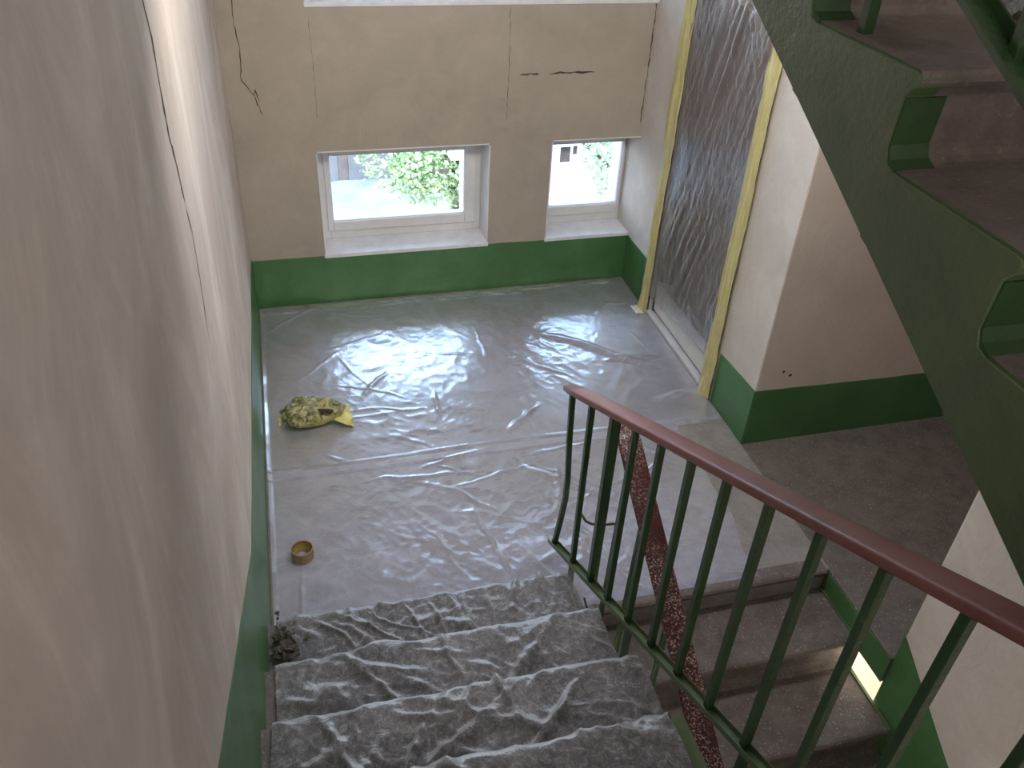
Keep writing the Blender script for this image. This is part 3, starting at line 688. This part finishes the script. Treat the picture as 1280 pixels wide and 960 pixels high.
# sheet 1
def g1(u, v):
    x, y = film1(u, v); h = film_h(x, y, F1, 3, c1)
    # rolled ridge along the front edge (seam over sheet 2)
    e = y+1.46+.0*(x); h += .020*math.exp(-((y+1.440+.006*math.sin(x*4))/.012)**2)*(.55+.5*noise.noise(Vector((x*3, 1, 8))))
    if x < .03: h += (.03-x)*.8*(.6+.6*noise.noise(Vector((y*4, 2, 2))))
    if v < .02: h += .010*abs(noise.noise(Vector((x*9, 3, 3))))
    return (x, y, h)
s1 = obj('floor_sheet', MB().grid(g1, 360, 250), M_FILM, None, origin=(1.1, -.8, 0), smooth=True, fix=False)
tag(s1, 'clear plastic sheet over the landing floor, far one below the windows', 'plastic sheet')
def g2(u, v):
    y = -1.455 - v*(.985+.0*u); xr = 1.95 - .10*v*0 + .03*noise.noise(Vector((y*5, 4, 4))) - .12*max(0, v-.5)
    x = .014+u*(xr-.014); h = film_h(x, y, F2, 9, c2) - .001
    if y > -1.50: h += .006
    if x < .03: h += (.03-x)*1.2*(.7+.6*noise.noise(Vector((y*4, 2, 7))))
    return (x, y, h)
s2 = obj('floor_sheet', MB().grid(g2, 330, 190), M_FILM, None, origin=(1.0, -1.95, 0), smooth=True, fix=False)
tag(s2, 'clear plastic sheet over the landing floor, near one at the foot of the stairs', 'plastic sheet')
# crinkled torn strip of film along the foot of the window wall
def strip(u, v):
    x = .35+u*1.75; y = -.035-.045*v + .012*noise.noise(Vector((x*7, 1, 1)))
    return (x, y, .004+.016*abs(noise.noise(Vector((x*11, y*25, 2))))*(1-abs(2*v-1)*.6))
tag(obj('film_strip', MB().grid(strip, 160, 8), film('torn_film', .45, .3, 20, .6, col=(.75, .72, .62)), None, origin=(1.2, -.05, 0), smooth=True, fix=False), 'crumpled torn strip of film along the foot of the window wall', 'plastic strip')

# ------------------------------------------------------------------ dusty film draped over the stairs
prof = [(-2.345, .012)]
for (y, z) in NA[:8]:
    prof += [(y+.014, z-.10), (y+.010, z-.02), (y-.004, z+.007), (y-.03, z+.008), (y-.15, z+.007), (y-.255, z+.010), (y-.282, z+.045)]
seglen = [math.dist(a, b) for a, b in zip(prof[:-1], prof[1:])]; tot = sum(seglen); cum = [0]
for s_ in seglen: cum.append(cum[-1]+s_)
def along(s_):
    s_ = max(0, min(tot-1e-6, s_))
    for i in range(len(seglen)):
        if cum[i+1] >= s_: break
    t = (s_-cum[i])/seglen[i]; a, b = prof[i], prof[i+1]
    return a[0]+(b[0]-a[0])*t, a[1]+(b[1]-a[1])*t
def along_s(s_): 
    ks = (-.014, -.007, 0, .007, .014); P_ = [along(s_+k_) for k_ in ks]
    return sum(p_[0] for p_ in P_)/5, sum(p_[1] for p_ in P_)/5
NU, NV = 190, 620
rnd = random.Random(5)
FS = []
per = RUN+RISE
for st in range(8):
    sc0 = st*per+.20
    for _ in range(9):
        cx = rnd.uniform(.08, 1.0); cs_ = sc0+rnd.uniform(-.12, .14); a = rnd.choice([rnd.gauss(1.05, .3), rnd.gauss(2.2, .35), rnd.gauss(.35, .2)]); l = rnd.uniform(.07, .24)
        FS.append((cx-l*math.cos(a), cs_-l*math.sin(a), cx+l*math.cos(a), cs_+l*math.sin(a), rnd.uniform(.008, .026), rnd.uniform(.008, .020)))
# dense fan of folds at the left of the first step, as in the photo
for k_ in range(7): FS.append((.10+.035*k_+rnd.uniform(-.02, .02), .13+rnd.uniform(0, .05), .20+.06*k_+rnd.uniform(-.03, .03), .33+.012*k_+rnd.uniform(-.06, .02), rnd.uniform(.006, .012), rnd.uniform(.007, .015)))
for k_ in range(5): FS.append((.55+.07*k_, .40, .45+.11*k_, .15, .008, .011))
FS += [(.98, .52, .60, .95, .016, .020), (.75, .98, .30, 1.30, .018, .018), (1.0, .98, .55, 1.32, .014, .022), (.20, .50, .42, .86, .012, .016),
       (.55, .48, .60, .80, .009, .012), (.35, .95, .80, 1.20, .014, .016), (.95, .06, .78, .36, .010, .014), (.40, 1.42, .75, 1.75, .016, .018), (.15, .95, .28, 1.3, .012, .018)]
def drape(u, v):
    s_ = v*tot; y, z = along_s(s_)
    ya, za = along_s(s_-.004); yb, zb = along_s(s_+.004); d = Vector((0, yb-ya, zb-za)).normalized(); n_ = Vector((0, -d.z, d.y)) 
    if n_.z < 0 and abs(n_.z) > .05: n_ = -n_
    if n_.y < 0 and abs(n_.z) < .3: n_ = -n_
    xl = .035+.012*noise.noise(Vector((s_*3, 1, 2))); xr_ = (1.092 if s_ < 1.32 else max(1.045, 1.092-(s_-1.32)*.6))+.010*noise.noise(Vector((s_*5, 8, 2)))
    if .18 < s_ < .42: xl += .07*math.sin((s_-.18)/.24*math.pi)
    x = xl+u*(xr_-xl)
    w1_ = noise.noise(Vector((x*3, s_*3, 1))); 
    h = .0075*max(0, ridged(Vector((x*7+w1_*2.5, s_*7, 4)), 2))**2 + .0036*ridged(Vector((x*20+w1_*3, s_*20+w1_*2, 5)), 6) + .004*(w1_+.6)
    h += min(.022, folds_h(x, s_, FS))
    return Vector((x, y, z)) + n_*h
ds_ = obj('stair_sheet', MB().grid(drape, NU, NV), M_FILMS, None, origin=(.5, -2.39, 0), smooth=True, fix=False)
tag(ds_, 'dusty crumpled grey plastic film draped over the stair treads in the foreground', 'plastic sheet')

# ------------------------------------------------------------------ small things on the floor
bagc = Vector((.235, -1.10, .006))
bag = thing('plastic_bag', bagc, 'crumpled yellow green plastic bag lying on the film near the left wall', 'bag')
def bagf(u, v):
    a = u*2*math.pi; ph = v*math.pi; cx, sz = math.sin(ph), math.cos(ph)
    rx = .138*(1+.12*math.cos(a)); ry = .086
    x = math.cos(a)*cx*rx - .015; y = math.sin(a)*cx*ry; z = .048 - sz*.052
    n_ = noise.fractal(Vector((x*14, y*14, z*14)), 1, 2, 4); m_ = abs(noise.noise(Vector((x*30, y*30, z*30))))
    k_ = 1+.16*n_+.10*m_
    z = max(0.0, z*(1+.25*n_)-.0 + .018*max(0, math.sin(a)*cx))
    return bagc+Vector((x*k_, y*k_, z))
obj('bag_body', MB().grid(bagf, 64, 32), M_BAG, bag, smooth=True, fix=True)
def flapf(cx, cy, dirx, L, wd, seed):
    def fn(u, v):
        t = u*L; ww = wd*(.35+.65*math.sin(min(1, u*1.1)*math.pi*.55)); q = (v-.5)*2*ww
        z = .028*(1-u)+.010 + .012*noise.noise(Vector((u*4, v*4, seed))) + .006*math.sin(v*17+u*3) + (.014*u if v > .6 else 0)
        return bagc+Vector((cx+dirx*t+.006*noise.noise(Vector((v*8, u, seed))), cy+q-.01*u, max(.002, z)))
    return fn
M_BAGY = simple('bag_flap', (.66, .58, .10), (.80, .76, .34), 20, .3, .5)
obj('flap', MB().grid(flapf(.075, -.02, 1, .105, .066, 3), 16, 14), M_BAGY, bag, smooth=True, fix=False)
obj('flap', MB().grid(flapf(-.105, .01, -1, .055, .028, 6), 10, 10), M_BAGY, bag, smooth=True, fix=False)
def hole(u, v):
    a = u*2*math.pi; r_ = v; x = .060+.033*r_*math.cos(a)*(1+.22*math.sin(a*3)); y = -.043+.017*r_*math.sin(a)*(1+.3*math.cos(a*2))
    return bagc+Vector((x, y-.018, .094 - .006*(1-r_) + .45*(y+.04) - .22*(x-.062)))
obj('bag_opening', MB().grid(hole, 20, 4), M_BAGIN, bag, smooth=True, fix=False)

rc0 = Vector((.135, -1.965, .008))
roll = thing('tape_roll', rc0, 'small brown cardboard tape roll standing on the film near the left wall', 'tape roll')
def ring(mb, r0, r1, z0, z1, n=40, ox=0, oy=0):
    o = len(mb.v)
    for k_ in range(n):
        a = 2*math.pi*k_/n; c, s_ = math.cos(a), math.sin(a)
        for r_, z_ in ((r0, z0), (r1, z0), (r1, z1), (r0, z1)): mb.v.append(tuple(rc0+Vector((ox+r_*c, oy+r_*s_, z_))))
    for k_ in range(n):
        a = o+4*k_; b = o+4*((k_+1) % n)
        for j in range(4): mb.f.append((a+j, a+(j+1) % 4, b+(j+1) % 4, b+j)); mb.m.append(0)
    return mb
obj('core', ring(MB(), .0385, .043, 0, .048), M_CARD, roll, smooth=False, bevel=.0008)
mb = MB(); ring(mb, .034, .0352, .002, .040, ox=.001); ring(mb, .028, .0292, .002, .030, ox=-.002, oy=.003)
obj('inner_winding', mb, M_TAPEIN, roll)

# rubble spilling at the left end of the lowest steps
deb = thing('rubble_heap', (.06, -2.50, .155), 'small heap of dark rubble at the left end of the lowest covered step', 'rubble')
mb = MB(); rnd = random.Random(3)
for _ in range(46):
    c = Vector((.055+rnd.gauss(0, .028), -2.51+rnd.gauss(0, .05),   .178+rnd.random()*.022)); c.x = max(.02, c.x); r_ = rnd.uniform(.006, .018)
    vs = [c+Vector((rnd.gauss(0, 1), rnd.gauss(0, 1), rnd.gauss(0, .7))).normalized()*r_ for _k in range(8)]
    b = bmesh.new()
    for q in vs: b.verts.new(q)
    bmesh.ops.convex_hull(b, input=b.verts); b.verts.ensure_lookup_table(); b.verts.index_update()
    mb.add([v.co.copy() for v in b.verts], [[v.index for v in f.verts] for f in b.faces]); b.free()
tag(obj('rubble', mb, M_DEBR, deb), kind='stuff')
# crumpled dark scrap on the upper flight
def scrapf(u, v):
    x = 1.52+.16*u; y = -3.08+.10*v; n_ = abs(noise.fractal(Vector((x*16, y*16, 1)), 1, 2, 4))
    return (x+.02*noise.noise(Vector((v*5, 1, 1))), y, 2.278+.075*n_*math.sin(math.pi*u)**.5+.02*v)
tag(obj('film_scrap', MB().grid(scrapf, 30, 22), M_FILMS, None, origin=(1.6, -3.05, 2.275), smooth=True, fix=False), 'crumpled dark film scrap on the upper flight at the top edge', 'scrap')

# ------------------------------------------------------------------ outside
GZ = -9.0
struct('yard', MB().box((-40, .6, GZ-.5), (60, 70, GZ)), M_YARD, 'pale sunlit yard outside the low windows', 'ground')
def tree(x, y, h, r_, seed, ml, label, nl=5200):
    t = thing('tree', (x, y, GZ), label, 'tree', 'trees in the yard outside')
    rn = random.Random(seed); mb = MB()
    mb.tube([(x, y, GZ), (x+.1, y, GZ+h*.3), (x-.1, y+.1, GZ+h*.6), (x, y, GZ+h*.85)], [.22, .17, .11, .04], 9)
    for k_ in range(7):
        a = rn.uniform(0, 6.28); z_ = GZ+h*rn.uniform(.35, .7); L_ = r_*rn.uniform(.5, .85)
        mb.tube([(x, y, z_), (x+math.cos(a)*L_*.5, y+math.sin(a)*L_*.5, z_+.5), (x+math.cos(a)*L_, y+math.sin(a)*L_, z_+1.1)], [.08, .05, .02], 6)
    obj('trunk', mb, M_TRUNK, t, smooth=True)
    mb = MB(); blobs = []
    for _ in range(16):
        v = Vector((rn.gauss(0, 1), rn.gauss(0, 1), rn.gauss(0, .8))); v = v.normalized()*rn.uniform(.2, .75)
        blobs.append((Vector((x, y, GZ+h*.68)) + Vector((v.x*r_, v.y*r_, v.z*h*.32)), r_*rn.uniform(.28, .42)))
    for _ in range(nl):
        c, br = rn.choice(blobs); d = Vector((rn.gauss(0, 1), rn.gauss(0, 1), rn.gauss(0, 1))).normalized(); p = c+d*br*rn.uniform(.75, 1.05)
        a = Vector((rn.gauss(0, 1), rn.gauss(0, 1), rn.gauss(0, .5))).normalized(); b = a.cross((d+Vector((0, 0, .6))).normalized()).normalized(); s_ = rn.uniform(.05, .10)
        mb.add([p-a*s_, p+b*s_*.5, p+a*s_, p-b*s_*.5], [(0, 1, 2, 3)])
    tag(obj('foliage', mb, ml, t, fix=False), kind='stuff')
tree(4.3, 15.5, 5.4, 2.3, 1, M_LEAF, 'leafy green tree seen through the left low window, right half')
tree(9.0, 15.5, 5.6, 2.3, 2, M_LEAF2, 'pale green tree seen through the narrow corner window', 4600)
tree(-2.6, 24, 4.6, 1.7, 4, M_LEAF2, 'small distant tree at the top left of the left low window', 2600)
sh = thing('shed', (3.2, 25, GZ), 'low brownish outbuilding seen through the left low window', 'building')
obj('wall', MB().box((.2, 23, GZ), (5.6, 27, GZ+2.9)), M_BRICK, sh)
obj('roof', MB().box((0, 22.7, GZ+2.9), (5.9, 27.3, GZ+3.1)), M_ROOFM, sh)
for k_ in range(3): obj('garage_door', MB().box((.5+1.75*k_, 22.96, GZ), (1.9+1.75*k_, 23.0, GZ+1.9)), M_ROOFM, sh)
po = thing('lamp_post', (3.62, 11.5, GZ), 'thin pale post in front of the tree outside the left low window', 'post')
obj('pole', MB().tube([(3.62, 11.5, GZ), (3.60, 11.5, GZ+5.2)], .035, 8), M_WHITE, po, smooth=True)
obj('lamp_head', MB().box((3.35, 11.35, GZ+5.2), (3.75, 11.65, GZ+5.3)), M_ALU, po, bevel=.02)

# ------------------------------------------------------------------ added unseen lamps, brightening the stairwell and the lower recess
def lamp(loc, power, label):
    t = thing('added_lamp', loc, label, 'lamp')
    m, n, o = mat('added_lamp_glow'); e = n.nodes.new('ShaderNodeEmission'); e.inputs[0].default_value = (1, .86, .68, 1); e.inputs[1].default_value = 3; n.links.new(e.outputs[0], o.inputs[0])
    L_ = Vector(loc)
    mb = MB(); mb.tube([L_+Vector((0, 0, -.02)), L_+Vector((0, 0, -.05)), L_+Vector((0, 0, -.08)), L_+Vector((0, 0, -.095))], [.10, .11, .085, .03], 20)
    obj('diffuser', mb, m, t, smooth=True)
    obj('lamp_base', MB().tube([L_+Vector((0, 0, 0)), L_+Vector((0, 0, -.02))], .12, 20), M_WHITE, t)
    l = bpy.data.lights.new('added_lamp_light', 'POINT'); l.energy = power; l.color = (1, .97, .88); l.shadow_soft_size = .11
    q = bpy.data.objects.new('added_lamp_light', l); COL.objects.link(q); q.location = L_+Vector((0, 0, -.22)); return q
lamp((2.9, -2.2, -.145), 120, 'added unseen lamp brightening the recess one floor below')
lamp((1.1, -5.7, TOP-.1), 30, 'added unseen fill lamp over the upper storey landing')
